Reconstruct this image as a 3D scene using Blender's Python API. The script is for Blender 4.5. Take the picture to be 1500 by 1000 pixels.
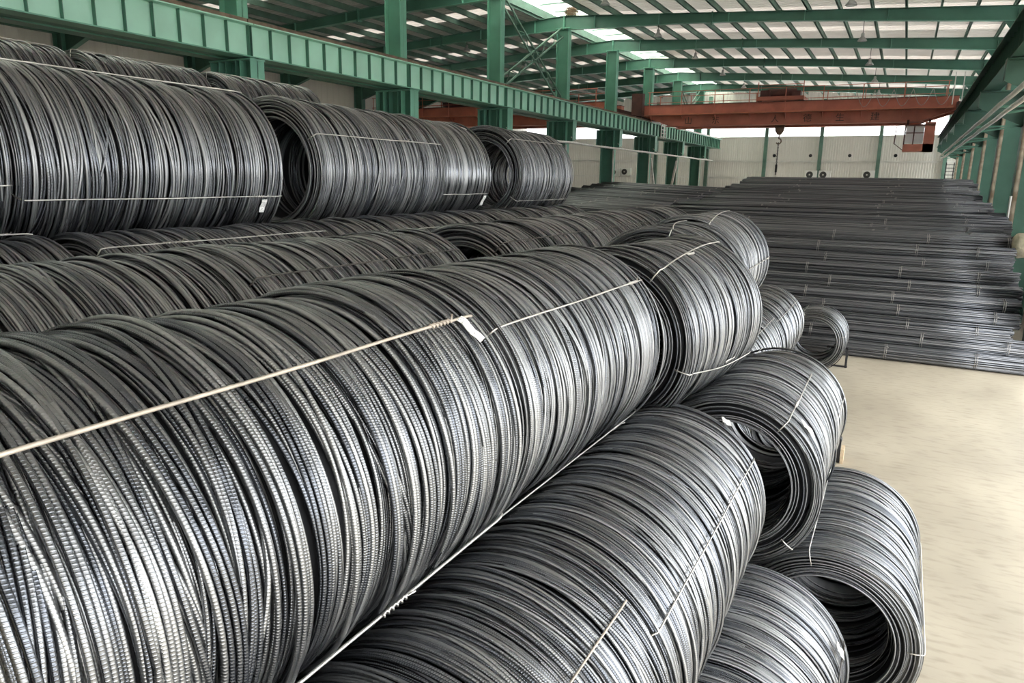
import bpy, math, random
import numpy as np
from mathutils import Matrix, Vector

# ---------------------------------------------------------------- scene, camera, light
scene = bpy.context.scene
for o in list(bpy.data.objects):
    bpy.data.objects.remove(o)
COL = scene.collection
H = 3.72                                   # eye height above the floor
cam_data = bpy.data.cameras.new('camera')
cam_data.sensor_width = 36.0
cam_data.lens = 36.0 * 1059.0 / 1500.0
cam_data.clip_end = 500
cam = bpy.data.objects.new('camera', cam_data)
COL.objects.link(cam)
RW = ((0.88250395, 0.47004632, 0.01559613), (-0.11660255, 0.18655218, 0.97550096), (0.45562115, -0.862702, 0.21944163))
cam.matrix_world = Matrix(((RW[0][0], RW[1][0], RW[2][0], 0), (RW[0][1], RW[1][1], RW[2][1], 0), (RW[0][2], RW[1][2], RW[2][2], H), (0, 0, 0, 1)))
scene.camera = cam

world = bpy.data.worlds.new('overcast_sky')
scene.world = world
world.use_nodes = True
bg = world.node_tree.nodes['Background']
bg.inputs['Color'].default_value = (0.96, 0.98, 1.0, 1)
bg.inputs['Strength'].default_value = 6.5

vs = scene.view_settings
vs.view_transform = 'Standard'
vs.look = 'None'
vs.gamma = 1.0
vs.use_curve_mapping = False
vs.exposure = 0.45

rnd = random.Random(7)
nrng = np.random.default_rng(11)

# ---------------------------------------------------------------- helpers
class MB:
    def __init__(s):
        s.v, s.f, s.n = [], [], 0
    def add(s, vs_, fs_):
        b = s.n
        s.v.extend(vs_); s.n += len(vs_)
        s.f.extend([tuple(i + b for i in f) for f in fs_])
        return s
    def box(s, x0, x1, y0, y1, z0, z1):
        v = [(x0, y0, z0), (x1, y0, z0), (x1, y1, z0), (x0, y1, z0), (x0, y0, z1), (x1, y0, z1), (x1, y1, z1), (x0, y1, z1)]
        return s.add(v, [(0, 3, 2, 1), (4, 5, 6, 7), (0, 1, 5, 4), (1, 2, 6, 5), (2, 3, 7, 6), (3, 0, 4, 7)])
    def bar(s, a, b, w, h, up=(0, 0, 1)):
        a, b = Vector(a), Vector(b); d = (b - a).normalized(); u = Vector(up)
        if abs(d.dot(u)) > .98: u = Vector((1, 0, 0))
        r = d.cross(u).normalized(); u = r.cross(d).normalized()
        v = []
        for p in (a, b):
            for i, j in ((-1, -1), (1, -1), (1, 1), (-1, 1)):
                v.append(tuple(p + r * (i * w / 2) + u * (j * h / 2)))
        return s.add(v, [(0, 1, 2, 3), (7, 6, 5, 4), (0, 4, 5, 1), (1, 5, 6, 2), (2, 6, 7, 3), (3, 7, 4, 0)])
    def tube(s, pts, r, n=6, cap=True):
        pts = [Vector(p) for p in pts]; m = len(pts); v = []; f = []
        prev = None
        for i, p in enumerate(pts):
            t = (pts[min(i + 1, m - 1)] - pts[max(i - 1, 0)]).normalized()
            if prev is None:
                a = Vector((0, 0, 1)) if abs(t.z) < .9 else Vector((1, 0, 0))
                prev = t.cross(a).normalized()
            nn = (prev - t * prev.dot(t)).normalized(); prev = nn; bb = t.cross(nn)
            rr = r[i] if isinstance(r, (list, tuple)) else r
            for k in range(n):
                an = 2 * math.pi * k / n
                v.append(tuple(p + nn * (rr * math.cos(an)) + bb * (rr * math.sin(an))))
        for i in range(m - 1):
            for k in range(n):
                k2 = (k + 1) % n
                f.append((i * n + k, i * n + k2, (i + 1) * n + k2, (i + 1) * n + k))
        if cap:
            f.append(tuple(reversed(range(n)))); f.append(tuple(range((m - 1) * n, m * n)))
        return s.add(v, f)
    def prism(s, poly, y0, y1, axis='y'):
        m = len(poly); v = []
        for t in (y0, y1):
            for a, b in poly:
                v.append((a, t, b) if axis == 'y' else ((t, a, b) if axis == 'x' else (a, b, t)))
        f = [tuple(range(m)), tuple(range(2 * m - 1, m - 1, -1))]
        f += [(i, i + m, (i + 1) % m + m, (i + 1) % m) for i in range(m)]
        return s.add(v, f)
    def lathe(s, c, prof, n=16):
        v = []; f = []; m = len(prof)
        for (r, z) in prof:
            for k in range(n):
                a = 2 * math.pi * k / n
                v.append((c[0] + r * math.cos(a), c[1] + r * math.sin(a), c[2] + z))
        for i in range(m - 1):
            for k in range(n):
                f.append((i * n + k, i * n + (k + 1) % n, (i + 1) * n + (k + 1) % n, (i + 1) * n + k))
        return s.add(v, f)
    def mesh(s, name, mat, smooth=False):
        me = bpy.data.meshes.new(name)
        me.from_pydata(s.v, [], s.f)
        me.materials.append(mat)
        if smooth:
            me.polygons.foreach_set('use_smooth', [True] * len(me.polygons))
        me.update()
        return me
    def build(s, name, mat, parent=None, smooth=False, loc=None):
        return link(name, s.mesh(name, mat, smooth), parent, loc)

def link(name, data, parent=None, loc=None, rot=None, scale=None):
    o = bpy.data.objects.new(name, data)
    COL.objects.link(o)
    if parent is not None: o.parent = parent
    if loc is not None: o.location = loc
    if rot is not None: o.rotation_euler = rot
    if scale is not None: o.scale = scale
    return o

def empty(name, loc=(0, 0, 0), rot=(0, 0, 0)):
    o = bpy.data.objects.new(name, None)
    COL.objects.link(o); o.location = loc; o.rotation_euler = rot
    o.empty_display_size = .2
    return o

def tag(o, label=None, cat=None, group=None, kind=None):
    if label: o['label'] = label
    if cat: o['category'] = cat
    if group: o['group'] = group
    if kind: o['kind'] = kind
    return o

ORD = ['first', 'second', 'third', 'fourth', 'fifth', 'sixth', 'seventh', 'eighth', 'ninth', 'tenth', 'eleventh', 'twelfth', 'thirteenth', 'fourteenth', 'fifteenth', 'sixteenth', 'seventeenth', 'eighteenth', 'nineteenth', 'twentieth'] + ['twenty-' + w for w in ('first', 'second', 'third', 'fourth', 'fifth', 'sixth', 'seventh', 'eighth', 'ninth')] + ['thirtieth'] + ['thirty-' + w for w in ('first', 'second', 'third', 'fourth', 'fifth', 'sixth', 'seventh', 'eighth', 'ninth')] + ['fortieth'] + ['forty-' + w for w in ('first', 'second', 'third', 'fourth', 'fifth', 'sixth', 'seventh', 'eighth', 'ninth')]

# ---------------------------------------------------------------- materials
def new_mat(name, col, rough=.5, metal=0.0, noise=None, bump=None, spec=None):
    m = bpy.data.materials.new(name); m.use_nodes = True
    nt = m.node_tree; b = nt.nodes['Principled BSDF']
    b.inputs['Roughness'].default_value = rough
    b.inputs['Metallic'].default_value = metal
    if spec is not None: b.inputs['Specular IOR Level'].default_value = spec
    c = (*col, 1)
    b.inputs['Base Color'].default_value = c
    tc = nt.nodes.new('ShaderNodeTexCoord')
    if noise:
        scale, amt = noise[0], noise[1]
        n = nt.nodes.new('ShaderNodeTexNoise'); n.inputs['Scale'].default_value = scale; n.inputs['Detail'].default_value = 6
        nt.links.new(tc.outputs['Object'], n.inputs['Vector'])
        mx = nt.nodes.new('ShaderNodeMix'); mx.data_type = 'RGBA'
        c2 = noise[2] if len(noise) > 2 else tuple(x * (1 - amt) for x in col)
        mx.inputs[6].default_value = c; mx.inputs[7].default_value = (*c2, 1)
        rp = nt.nodes.new('ShaderNodeMapRange'); rp.inputs[1].default_value = .35; rp.inputs[2].default_value = .7
        rp.inputs[4].default_value = 1 if len(noise) < 3 else amt
        nt.links.new(n.outputs['Fac'], rp.inputs[0]); nt.links.new(rp.outputs[0], mx.inputs[0])
        nt.links.new(mx.outputs[2], b.inputs['Base Color'])
    if bump:
        n2 = nt.nodes.new('ShaderNodeTexNoise'); n2.inputs['Scale'].default_value = bump[0]; n2.inputs['Detail'].default_value = 4
        nt.links.new(tc.outputs['Object'], n2.inputs['Vector'])
        bp = nt.nodes.new('ShaderNodeBump'); bp.inputs['Strength'].default_value = bump[1]; bp.inputs['Distance'].default_value = bump[2]
        nt.links.new(n2.outputs['Fac'], bp.inputs['Height']); nt.links.new(bp.outputs['Normal'], b.inputs['Normal'])
    return m

M = {}
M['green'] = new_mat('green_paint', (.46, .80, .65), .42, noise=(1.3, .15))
M['green_dark'] = new_mat('dark_green_paint', (.085, .23, .165), .45, noise=(1.1, .3))  # darker green, mottled by noise
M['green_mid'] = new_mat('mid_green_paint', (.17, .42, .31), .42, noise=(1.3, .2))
M['green_shaded'] = new_mat('shaded_green_paint', (.05, .125, .09), .5, noise=(1.3, .3))  # green darkened to stand for shade on the right-hand girders and brackets
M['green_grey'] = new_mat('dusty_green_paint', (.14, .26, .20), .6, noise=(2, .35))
M['rail'] = new_mat('rail_steel', (.23, .16, .12), .45, .5, noise=(5, .4))
M['crane'] = new_mat('crane_orange_paint', (.56, .19, .13), .5, noise=(1.5, .3))
M['crane_light'] = new_mat('crane_pale_paint', (.62, .22, .13), .5, noise=(1.5, .3))
M['crane_dark'] = new_mat('crane_machinery', (.10, .035, .03), .6, noise=(4, .4))
M['black'] = new_mat('black_steel', (.02, .02, .022), .5, .3)
M['ink'] = new_mat('dark_lettering', (.06, .045, .04), .7)
M['stained_pipe'] = new_mat('stained_pipe', (.55, .47, .36), .6, noise=(4, .8, (.16, .09, .05)))
M['white_pipe'] = new_mat('white_pipe', (.75, .74, .70), .4, noise=(6, .25))
M['ac_white'] = new_mat('air_unit_white', (.72, .71, .67), .5, noise=(3, .15))
M['dark_grille'] = new_mat('fan_grille', (.05, .05, .05), .6)
M['lamp'] = new_mat('lamp_shade', (.42, .43, .42), .35, .6)
M['lamp_glass'] = new_mat('lamp_glass', (.8, .82, .8), .2)
M['twig'] = new_mat('twigs', (.22, .14, .08), .9, noise=(30, .5))
M['sack'] = new_mat('canvas_sack', (.62, .55, .42), .9, noise=(8, .3), bump=(14, .6, .03))
M['wood'] = new_mat('timber', (.55, .42, .27), .8, noise=(9, .3))
M['white'] = new_mat('white_board', (.88, .88, .85), .6)
M['tie'] = new_mat('tie_wire', (.42, .40, .37), .4, .8, noise=(20, .3))
M['strap'] = new_mat('binding_wire', (.66, .64, .60), .34, .85, noise=(9, .35))
M['strap_tan'] = new_mat('tan_binding_wire', (.50, .44, .37), .5, .35, noise=(9, .35))
M['strap_dark'] = new_mat('dark_binding_wire', (.13, .12, .11), .5, .8, noise=(9, .35))

def wall_mat(name, col, trans=0.0):
    m = new_mat(name, col, .6, noise=(.35, .16))
    nt = m.node_tree; b = nt.nodes['Principled BSDF']; out = nt.nodes['Material Output']
    tc = nt.nodes.new('ShaderNodeTexCoord')
    mp = nt.nodes.new('ShaderNodeMapping'); mp.inputs['Scale'].default_value = (3, 3, .25)
    n = nt.nodes.new('ShaderNodeTexNoise'); n.inputs['Scale'].default_value = 2.0; n.inputs['Detail'].default_value = 5
    nt.links.new(tc.outputs['Object'], mp.inputs[0]); nt.links.new(mp.outputs[0], n.inputs['Vector'])
    bp = nt.nodes.new('ShaderNodeBump'); bp.inputs['Strength'].default_value = .15; bp.inputs['Distance'].default_value = .02
    nt.links.new(n.outputs['Fac'], bp.inputs['Height']); nt.links.new(bp.outputs[0], b.inputs['Normal'])
    if trans > 0:
        t = nt.nodes.new('ShaderNodeBsdfTranslucent'); t.inputs['Color'].default_value = (*[min(1, c * 1.15) for c in col], 1)
        mx = nt.nodes.new('ShaderNodeMixShader'); mx.inputs[0].default_value = trans
        nt.links.new(b.outputs[0], mx.inputs[1]); nt.links.new(t.outputs[0], mx.inputs[2])
        nt.links.new(mx.outputs[0], out.inputs['Surface'])
    return m
M['wall'] = wall_mat('corrugated_wall_sheet', (.74, .70, .63), .03)
M['wall_far'] = wall_mat('corrugated_end_wall_sheet', (.66, .64, .59), .13)
M['roof_pale'] = wall_mat('pale_roof_sheet', (.79, .76, .72), .18)
M['roof_grey'] = wall_mat('grey_roof_sheet', (.46, .46, .43), .11)
M['roof_clear'] = wall_mat('rooflight_sheet', (.82, .78, .74), .27)
M['ridge_glaze'] = wall_mat('yellowed_ridge_glazing', (.93, .93, .80), .6)
M['glaze'] = wall_mat('milky_glazing', (.92, .94, .93), .8)

def floor_mat():
    m = new_mat('dusty_concrete', (.56, .49, .39), .5)
    nt = m.node_tree; b = nt.nodes['Principled BSDF']
    tc = nt.nodes.new('ShaderNodeTexCoord')
    def noise(scale, det, sc=(1, 1, 1)):
        mp = nt.nodes.new('ShaderNodeMapping'); mp.inputs['Scale'].default_value = sc
        n = nt.nodes.new('ShaderNodeTexNoise'); n.inputs['Scale'].default_value = scale; n.inputs['Detail'].default_value = det
        nt.links.new(tc.outputs['Object'], mp.inputs[0]); nt.links.new(mp.outputs[0], n.inputs['Vector']); return n
    a = noise(.7, 8, (1, .6, 1)); c = noise(9, 8, (.45, 1.6, 1))
    r1 = nt.nodes.new('ShaderNodeValToRGB')
    r1.color_ramp.elements[0].position = .32; r1.color_ramp.elements[0].color = (.30, .26, .195, 1)
    r1.color_ramp.elements[1].position = .68; r1.color_ramp.elements[1].color = (.42, .37, .28, 1)
    nt.links.new(a.outputs['Fac'], r1.inputs[0])
    r2 = nt.nodes.new('ShaderNodeValToRGB')
    r2.color_ramp.elements[0].position = .28; r2.color_ramp.elements[0].color = (.60, .58, .55, 1)
    r2.color_ramp.elements[1].position = .50; r2.color_ramp.elements[1].color = (1, 1, 1, 1)
    nt.links.new(c.outputs['Fac'], r2.inputs[0])
    mx = nt.nodes.new('ShaderNodeMix'); mx.data_type = 'RGBA'; mx.blend_type = 'MULTIPLY'; mx.inputs[0].default_value = .55
    nt.links.new(r1.outputs[0], mx.inputs[6]); nt.links.new(r2.outputs[0], mx.inputs[7])
    nt.links.new(mx.outputs[2], b.inputs['Base Color'])
    bp = nt.nodes.new('ShaderNodeBump'); bp.inputs['Strength'].default_value = .25; bp.inputs['Distance'].default_value = .01
    nt.links.new(c.outputs['Fac'], bp.inputs['Height']); nt.links.new(bp.outputs[0], b.inputs['Normal'])
    rr = nt.nodes.new('ShaderNodeMapRange'); rr.inputs[3].default_value = .38; rr.inputs[4].default_value = .7
    nt.links.new(a.outputs['Fac'], rr.inputs[0]); nt.links.new(rr.outputs[0], b.inputs['Roughness'])
    return m
M['floor'] = floor_mat()

def wire_mat(name, base, base2, rough, ribs, rib_len=.0088):
    """ribbed bar: UV.x runs along the bar in metres, UV.y round it (0..1); attribute 'tone' differs from loop to loop"""
    m = bpy.data.materials.new(name); m.use_nodes = True
    nt = m.node_tree; b = nt.nodes['Principled BSDF']; N = nt.nodes.new; L = nt.links.new
    b.inputs['Metallic'].default_value = .92
    at = N('ShaderNodeAttribute'); at.attribute_name = 'tone'
    mx = N('ShaderNodeMix'); mx.data_type = 'RGBA'
    mx.inputs[6].default_value = (*base, 1); mx.inputs[7].default_value = (*base2, 1)
    L(at.outputs['Fac'], mx.inputs[0]); L(mx.outputs[2], b.inputs['Base Color'])
    rr = N('ShaderNodeMapRange'); rr.inputs[3].default_value = rough - .07; rr.inputs[4].default_value = rough + .12
    L(at.outputs['Fac'], rr.inputs[0]); L(rr.outputs[0], b.inputs['Roughness'])
    if ribs > 0:
        uv = N('ShaderNodeUVMap'); uv.uv_map = 'along'
        sp = N('ShaderNodeSeparateXYZ'); L(uv.outputs[0], sp.inputs[0])
        def math_(op, a, c=None):
            n = N('ShaderNodeMath'); n.operation = op
            for i, x in enumerate((a, c)):
                if x is None: continue
                if isinstance(x, (int, float)): n.inputs[i].default_value = x
                else: L(x, n.inputs[i])
            return n.outputs[0]
        s2 = math_('SINE', math_('MULTIPLY', sp.outputs[1], 2 * math.pi))
        ph = math_('ADD', math_('MULTIPLY', sp.outputs[0], 2 * math.pi / rib_len), math_('MULTIPLY', s2, 1.5))
        w = math_('MAXIMUM', math_('SINE', ph), -.15)
        ab = math_('ABSOLUTE', math_('SINE', math_('MULTIPLY', sp.outputs[1], 2 * math.pi)))
        hgt = math_('MULTIPLY', w, math_('ADD', ab, .25))
        bp = N('ShaderNodeBump'); bp.inputs['Strength'].default_value = ribs; bp.inputs['Distance'].default_value = .0012
        L(hgt, bp.inputs['Height']); L(bp.outputs[0], b.inputs['Normal'])
    return m
M['wire'] = wire_mat('ribbed_wire', (.105, .112, .125), (.33, .335, .335), .26, .5)
M['wire_far'] = wire_mat('wire_plain', (.105, .112, .125), (.33, .335, .335), .28, 0)
M['rod'] = wire_mat('straight_bar', (.07, .075, .085), (.24, .24, .245), .42, 0)
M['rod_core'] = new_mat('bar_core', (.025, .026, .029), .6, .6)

def tag_mat():
    m = new_mat('printed_tag', (.80, .80, .76), .5)
    nt = m.node_tree; b = nt.nodes['Principled BSDF']
    tc = nt.nodes.new('ShaderNodeTexCoord'); mp = nt.nodes.new('ShaderNodeMapping'); mp.inputs['Scale'].default_value = (1, 90, 90)
    n = nt.nodes.new('ShaderNodeTexNoise'); n.inputs['Scale'].default_value = 1.3; n.inputs['Detail'].default_value = 2
    nt.links.new(tc.outputs['Object'], mp.inputs[0]); nt.links.new(mp.outputs[0], n.inputs['Vector'])
    r = nt.nodes.new('ShaderNodeValToRGB')
    r.color_ramp.elements[0].position = .40; r.color_ramp.elements[0].color = (.32, .32, .31, 1)
    r.color_ramp.elements[1].position = .46; r.color_ramp.elements[1].color = (.80, .80, .76, 1)
    nt.links.new(n.outputs['Fac'], r.inputs[0]); nt.links.new(r.outputs[0], b.inputs['Base Color'])
    return m
M['tag'] = tag_mat()

# ---------------------------------------------------------------- the hall: floor, walls, roof
XR, XL, YF, Y0 = 3.7, -30.5, 60.2, -9.0        # right wall, left wall, end wall, open near end
XRIDGE, ZRIDGE, SLOPE = -13.78, 6.85 + H, .062
BAYS = [12.45 + 6.006 * k for k in range(-3, 8)]   # frame lines along the hall
def roof_z(x): return ZRIDGE - SLOPE * abs(x - XRIDGE)

tag(MB().box(XL - 1, 40, -40, YF + 1, -.3, 0).build('floor', M['floor']), 'dusty beige concrete floor of the steel warehouse', 'floor', kind='structure')

def corr_panel(w, h, n, d=.03):
    """vertical trapezoid-ribbed sheet, width along x, height along z, thickness .02"""
    mb = MB(); pr = []
    for i in range(n):
        a = w * i / n; p = w / n
        pr += [(a, 0), (a + p * .30, 0), (a + p * .42, d), (a + p * .72, d), (a + p * .84, 0)]
    pr.append((w, 0)); m = len(pr)
    v = [(x, y, 0) for x, y in pr] + [(x, y, h) for x, y in pr] + [(x, y - .008, 0) for x, y in pr] + [(x, y - .008, h) for x, y in pr]
    f = []
    for i in range(m - 1):
        f.append((i, i + 1, m + i + 1, m + i)); f.append((2 * m + i + 1, 2 * m + i, 3 * m + i, 3 * m + i + 1))
    return mb.add(v, f)

# end wall: panels below and above a long band of milky glazing
wall_far = tag(empty('wall_far', (0, YF, 0)), 'pale corrugated end wall of the hall', 'wall', kind='structure')
ZW0, ZW1 = 3.46 + H, 4.75 + H
PW = 1.0
low = corr_panel(PW + .004, ZW0, 6, .018).mesh('end_wall_sheet', M['wall_far'])
npan = int((XR - XL) / PW)
for i in range(npan):
    link('wall_panel', low, wall_far, (XL + (i + 1) * PW, 0, 0), (0, 0, math.pi))
for i in range(npan):
    x = XL + i * PW
    hh = min(roof_z(x), roof_z(x + PW)) + .26 - ZW1
    corr_panel(PW + .004, hh, 4).build('upper_wall_panel', M['wall_far'], wall_far, loc=(x + PW, 0, ZW1)).rotation_euler = (0, 0, math.pi)
MB().box(XL, XR, -.10, -.03, 1.62 + H - .06, 1.62 + H + .06).build('girt', M['ac_white'], wall_far)
MB().box(XL, XR, -.10, -.03, .35 + H - .05, .35 + H + .05).build('girt', M['ac_white'], wall_far)
MB().box(XL, XR, -.08, .02, ZW0 - .05, ZW0).build('girt', M['ac_white'], wall_far)
posts = [-27, -23, -18.5, -14.3, -9.85, -5.92, -1.97, 2.2]
for x in posts:
    MB().box(x - .12, x + .12, -.42, -.12, 0, roof_z(x) - .3).build('wall_post', M['green_grey'], wall_far)
xs = [XL] + posts[:-1] + [XR]
for i in range(len(xs) - 1):
    w = tag(empty('window_%d' % (i + 1), (0, YF, 0)), 'strip of bright milky glazing high in the end wall', 'window', kind='structure')
    MB().box(xs[i] + .02, xs[i + 1] - .02, 0, .02, ZW0, ZW1).build('pane', M['glaze'], w)
    MB().box(xs[i + 1] - .04, xs[i + 1] + .02, -.03, .05, ZW0, ZW1).build('mullion', M['ac_white'], w)

# left wall
wall_left = tag(empty('wall_left', (XL, 0, 0)), 'beige corrugated side wall beyond the left bay', 'wall', kind='structure')
pl = corr_panel(1.0, roof_z(XL) + .24, 2, .02).mesh('side_wall_sheet', M['wall'])
for i in range(int(YF - Y0)):
    link('wall_panel', pl, wall_left, (0, Y0 + i + 1, 0), (0, 0, -math.pi / 2))
MB().box(.0, .30, Y0, YF, roof_z(XL) - .5, roof_z(XL) + .1).build('eave_strut', M['green_dark'], wall_left)

wall_near = tag(empty('wall_near', (0, Y0, 0)), 'corrugated end wall behind the viewer', 'wall', kind='structure')
for i in range(npan + 1):
    x = XL + i * PW
    corr_panel(PW + .004, min(roof_z(x), roof_z(x + PW)) + .26, 4).build('wall_panel', M['wall'], wall_near, loc=(x, 0, 0))

# right wall: open-sided beside the near bays, sheeted with tall narrow lights further on
wall_right = tag(empty('wall_right', (XR, 0, 0)), 'corrugated side wall behind the right-hand columns', 'wall', kind='structure')
YO = 18.0
pr_ = corr_panel(.99, roof_z(XR) - .98, 4).mesh('right_wall_sheet', M['wall'])
for i in range(int(YF - YO)):
    if i % 3 == 1: continue
    link('wall_panel', pr_, wall_right, (0, YO + i, 1.2), (0, 0, math.pi / 2))
k = 20
for i in range(int(YF - YO)):
    if i % 3 != 1: continue
    w = tag(empty('window_%d' % k, (XR, YO + i, 0)), 'tall narrow milky light in the right-hand wall', 'window', kind='structure'); k += 1
    MB().box(-.01, .01, 0, .99, 1.2, roof_z(XR)).build('pane', M['glaze'], w)
    MB().box(-.03, .03, 0, .99, 3.4, 3.48).build('mullion', M['ac_white'], w)
MB().box(-.1, .1, YO, YF, 0, 1.2).build('plinth', M['wall'], wall_right)
MB().box(-.1, .1, Y0, YO, 4.9, 6.2).build('head_panel', M['wall'], wall_right)
MB().box(-.1, .1, Y0, YO, 9.0, roof_z(XR) + .22).build('head_panel', M['wall'], wall_right)
for i, y in enumerate(np.arange(Y0, YO - .1, 3.0)):  # glazed band out of view, added to light the upper coils
    w = tag(empty('window_%d' % (60 + i), (XR, y, 0)), 'unseen milky sheet added above the open side to brighten the coils', 'window', kind='structure')
    MB().box(-.01, .01, 0, 2.96, 6.2, 9.0).build('pane', M['glaze'], w)
    MB().box(-.05, .05, 2.94, 3.02, 6.2, 9.0).build('mullion', M['ac_white'], w)

# roof: ribbed sheets running down the slope, one object each, over purlins
ceiling = tag(empty('ceiling', (XRIDGE, 0, ZRIDGE)), 'ribbed sheet roof of the hall with pale rooflight sheets', 'roof', kind='structure')
GAPW = 1.05
SW = 1.0
def sheet(length, mat):
    mb = MB(); pr = []; n = 4; d = .035
    for i in range(n):
        a = SW * i / n; p = SW / n
        pr += [(a, 0), (a + p * .50, 0), (a + p * .6, d), (a + p * .85, d), (a + p * .95, 0)]
    pr.append((SW, 0)); m = len(pr)
    v = [(0, y, z) for y, z in pr] + [(length, y, z) for y, z in pr] + [(0, y, z + .006) for y, z in pr] + [(length, y, z + .006) for y, z in pr]
    f = []
    for i in range(m - 1):
        f.append((i, m + i, m + i + 1, i + 1)); f.append((2 * m + i, 2 * m + i + 1, 3 * m + i + 1, 3 * m + i))
    return mb.add(v, f).mesh('roof_sheet', mat)
LR, LL = XR + .5 - XRIDGE - GAPW, XRIDGE - GAPW - XL + .5
an = math.atan(SLOPE)
sh = {('r', m): sheet(LR / math.cos(an), M[m]) for m in ('roof_pale', 'roof_clear', 'roof_grey')}
sh.update({('l', m): sheet(LL / math.cos(an), M[m]) for m in ('roof_grey', 'roof_clear', 'roof_pale')})
for i in range(int((YF - Y0) / SW) + 1):
    y = Y0 + i * SW
    m = 'roof_pale' if i % 4 else 'roof_clear'
    link('roof_sheet', sh[('r', m)], ceiling, (GAPW, y, .24 - GAPW * SLOPE), (0, an, 0))
    m = 'roof_clear' if i % 7 == 2 else 'roof_grey'
    link('roof_sheet', sh[('l', m)], ceiling, (-GAPW, y + SW, .24 - GAPW * SLOPE), (0, an, math.pi))
# ridge light: raised milky cap
for s in (-1, 1):
    b = MB().prism([(s * (GAPW + .25), .55), (0, .72), (0, .75), (s * (GAPW + .25), .58)], Y0, YF)
    b.build('ridge_light', M['ridge_glaze'], ceiling)
    MB().box(min(s * GAPW, s * (GAPW + .06)), max(s * GAPW, s * (GAPW + .06)), Y0, YF, .02, .34).build('ridge_curb', M['green_grey'], ceiling)
for y in np.arange(Y0 + .5, YF, 1.5):
    MB().box(-GAPW - .2, GAPW + .2, y - .03, y + .03, .53, .58).build('glazing_bar', M['green_grey'], ceiling)

n_p = 0
for side, xe in ((1, XR), (-1, XL)):
    ln = abs(xe - XRIDGE)
    cnt = int(round((ln - GAPW) / 1.12))
    for j in range(cnt + 1):
        x = XRIDGE + side * (GAPW + .12 + (ln - GAPW - .2) * j / cnt)
        z = roof_z(x)
        b = MB().box(x - .012, x + .012, Y0, YF - .1, z, z + .22)
        b.box(x - .035, x + .035, Y0, YF - .1, z + .19, z + .22).box(x - .035, x + .035, Y0, YF - .1, z, z + .025)
        tag(b.build('purlin', M['green_grey']), 'green steel purlin running the length of the roof', 'purlin', 'roof purlins', 'structure')

# ---------------------------------------------------------------- frames: columns, rafters
def rafter_poly(side, xe):
    pts_t, pts_b = [], []
    ln = abs(xe - XRIDGE)
    for t in np.linspace(0, 1, 13):
        x = XRIDGE + side * ln * t
        d = .55 - .2 * min(1, t / .35) if t < .6 else .35 + .12 * (t - .6) / .4
        z = roof_z(x)
        pts_t.append((x, z)); pts_b.append((x, z - d))
    return pts_t, pts_b
for n, y in enumerate(BAYS):
    for side, xe, nm in ((1, 2.9, 'right'), (-1, XL + .2, 'left')):
        pt, pb = rafter_poly(side, xe)
        r = tag(empty('rafter', (XRIDGE, y, ZRIDGE)), 'green steel roof rafter sloping down to the %s, %s frame from the end wall' % (nm, ORD[len(BAYS) - 1 - n]), 'rafter', 'roof rafters', 'structure')
        o = (XRIDGE, y, ZRIDGE)
        loc = lambda p: [(a - o[0], b - o[2]) for a, b in p]
        mb = MB().prism(loc(pt + pb[::-1]), -.006, .006); mb.build('web', M['green_dark'], r)
        tp = loc(pt); bt = loc(pb)
        MB().prism(tp + [(a, b - .016) for a, b in tp[::-1]], -.11, .11).build('top_flange', M['green_dark'], r)
        MB().prism(bt + [(a, b - .016) for a, b in bt[::-1]], -.11, .11).build('bottom_flange', M['green_mid'], r)
        for t in (.02, .14, .3, .45, .62, .8):
            i = int(t * 12); x = tp[i][0] + side * .02
            MB().box(x - .012, x + .012, -.10, .10, bt[i][1], tp[i][1]).build('stiffener', M['green_mid'], r)
        for t in (.38,):
            x = side * abs(xe - XRIDGE) * t; z = -SLOPE * abs(x)
            MB().box(x - .02, x + .02, -.13, .13, z - .46, z + .03).build('splice_plate', M['green_dark'], r)
        x = tp[-1][0]
        if side == 1:   # knee plate to the column
            MB().prism([(x - .75, tp[-1][1] - .3), (x - .1, tp[-1][1] - .3), (x - .1, tp[-1][1] - 1.15)], -.012, .012).build('knee_plate', M['green_dark'], r)

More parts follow.
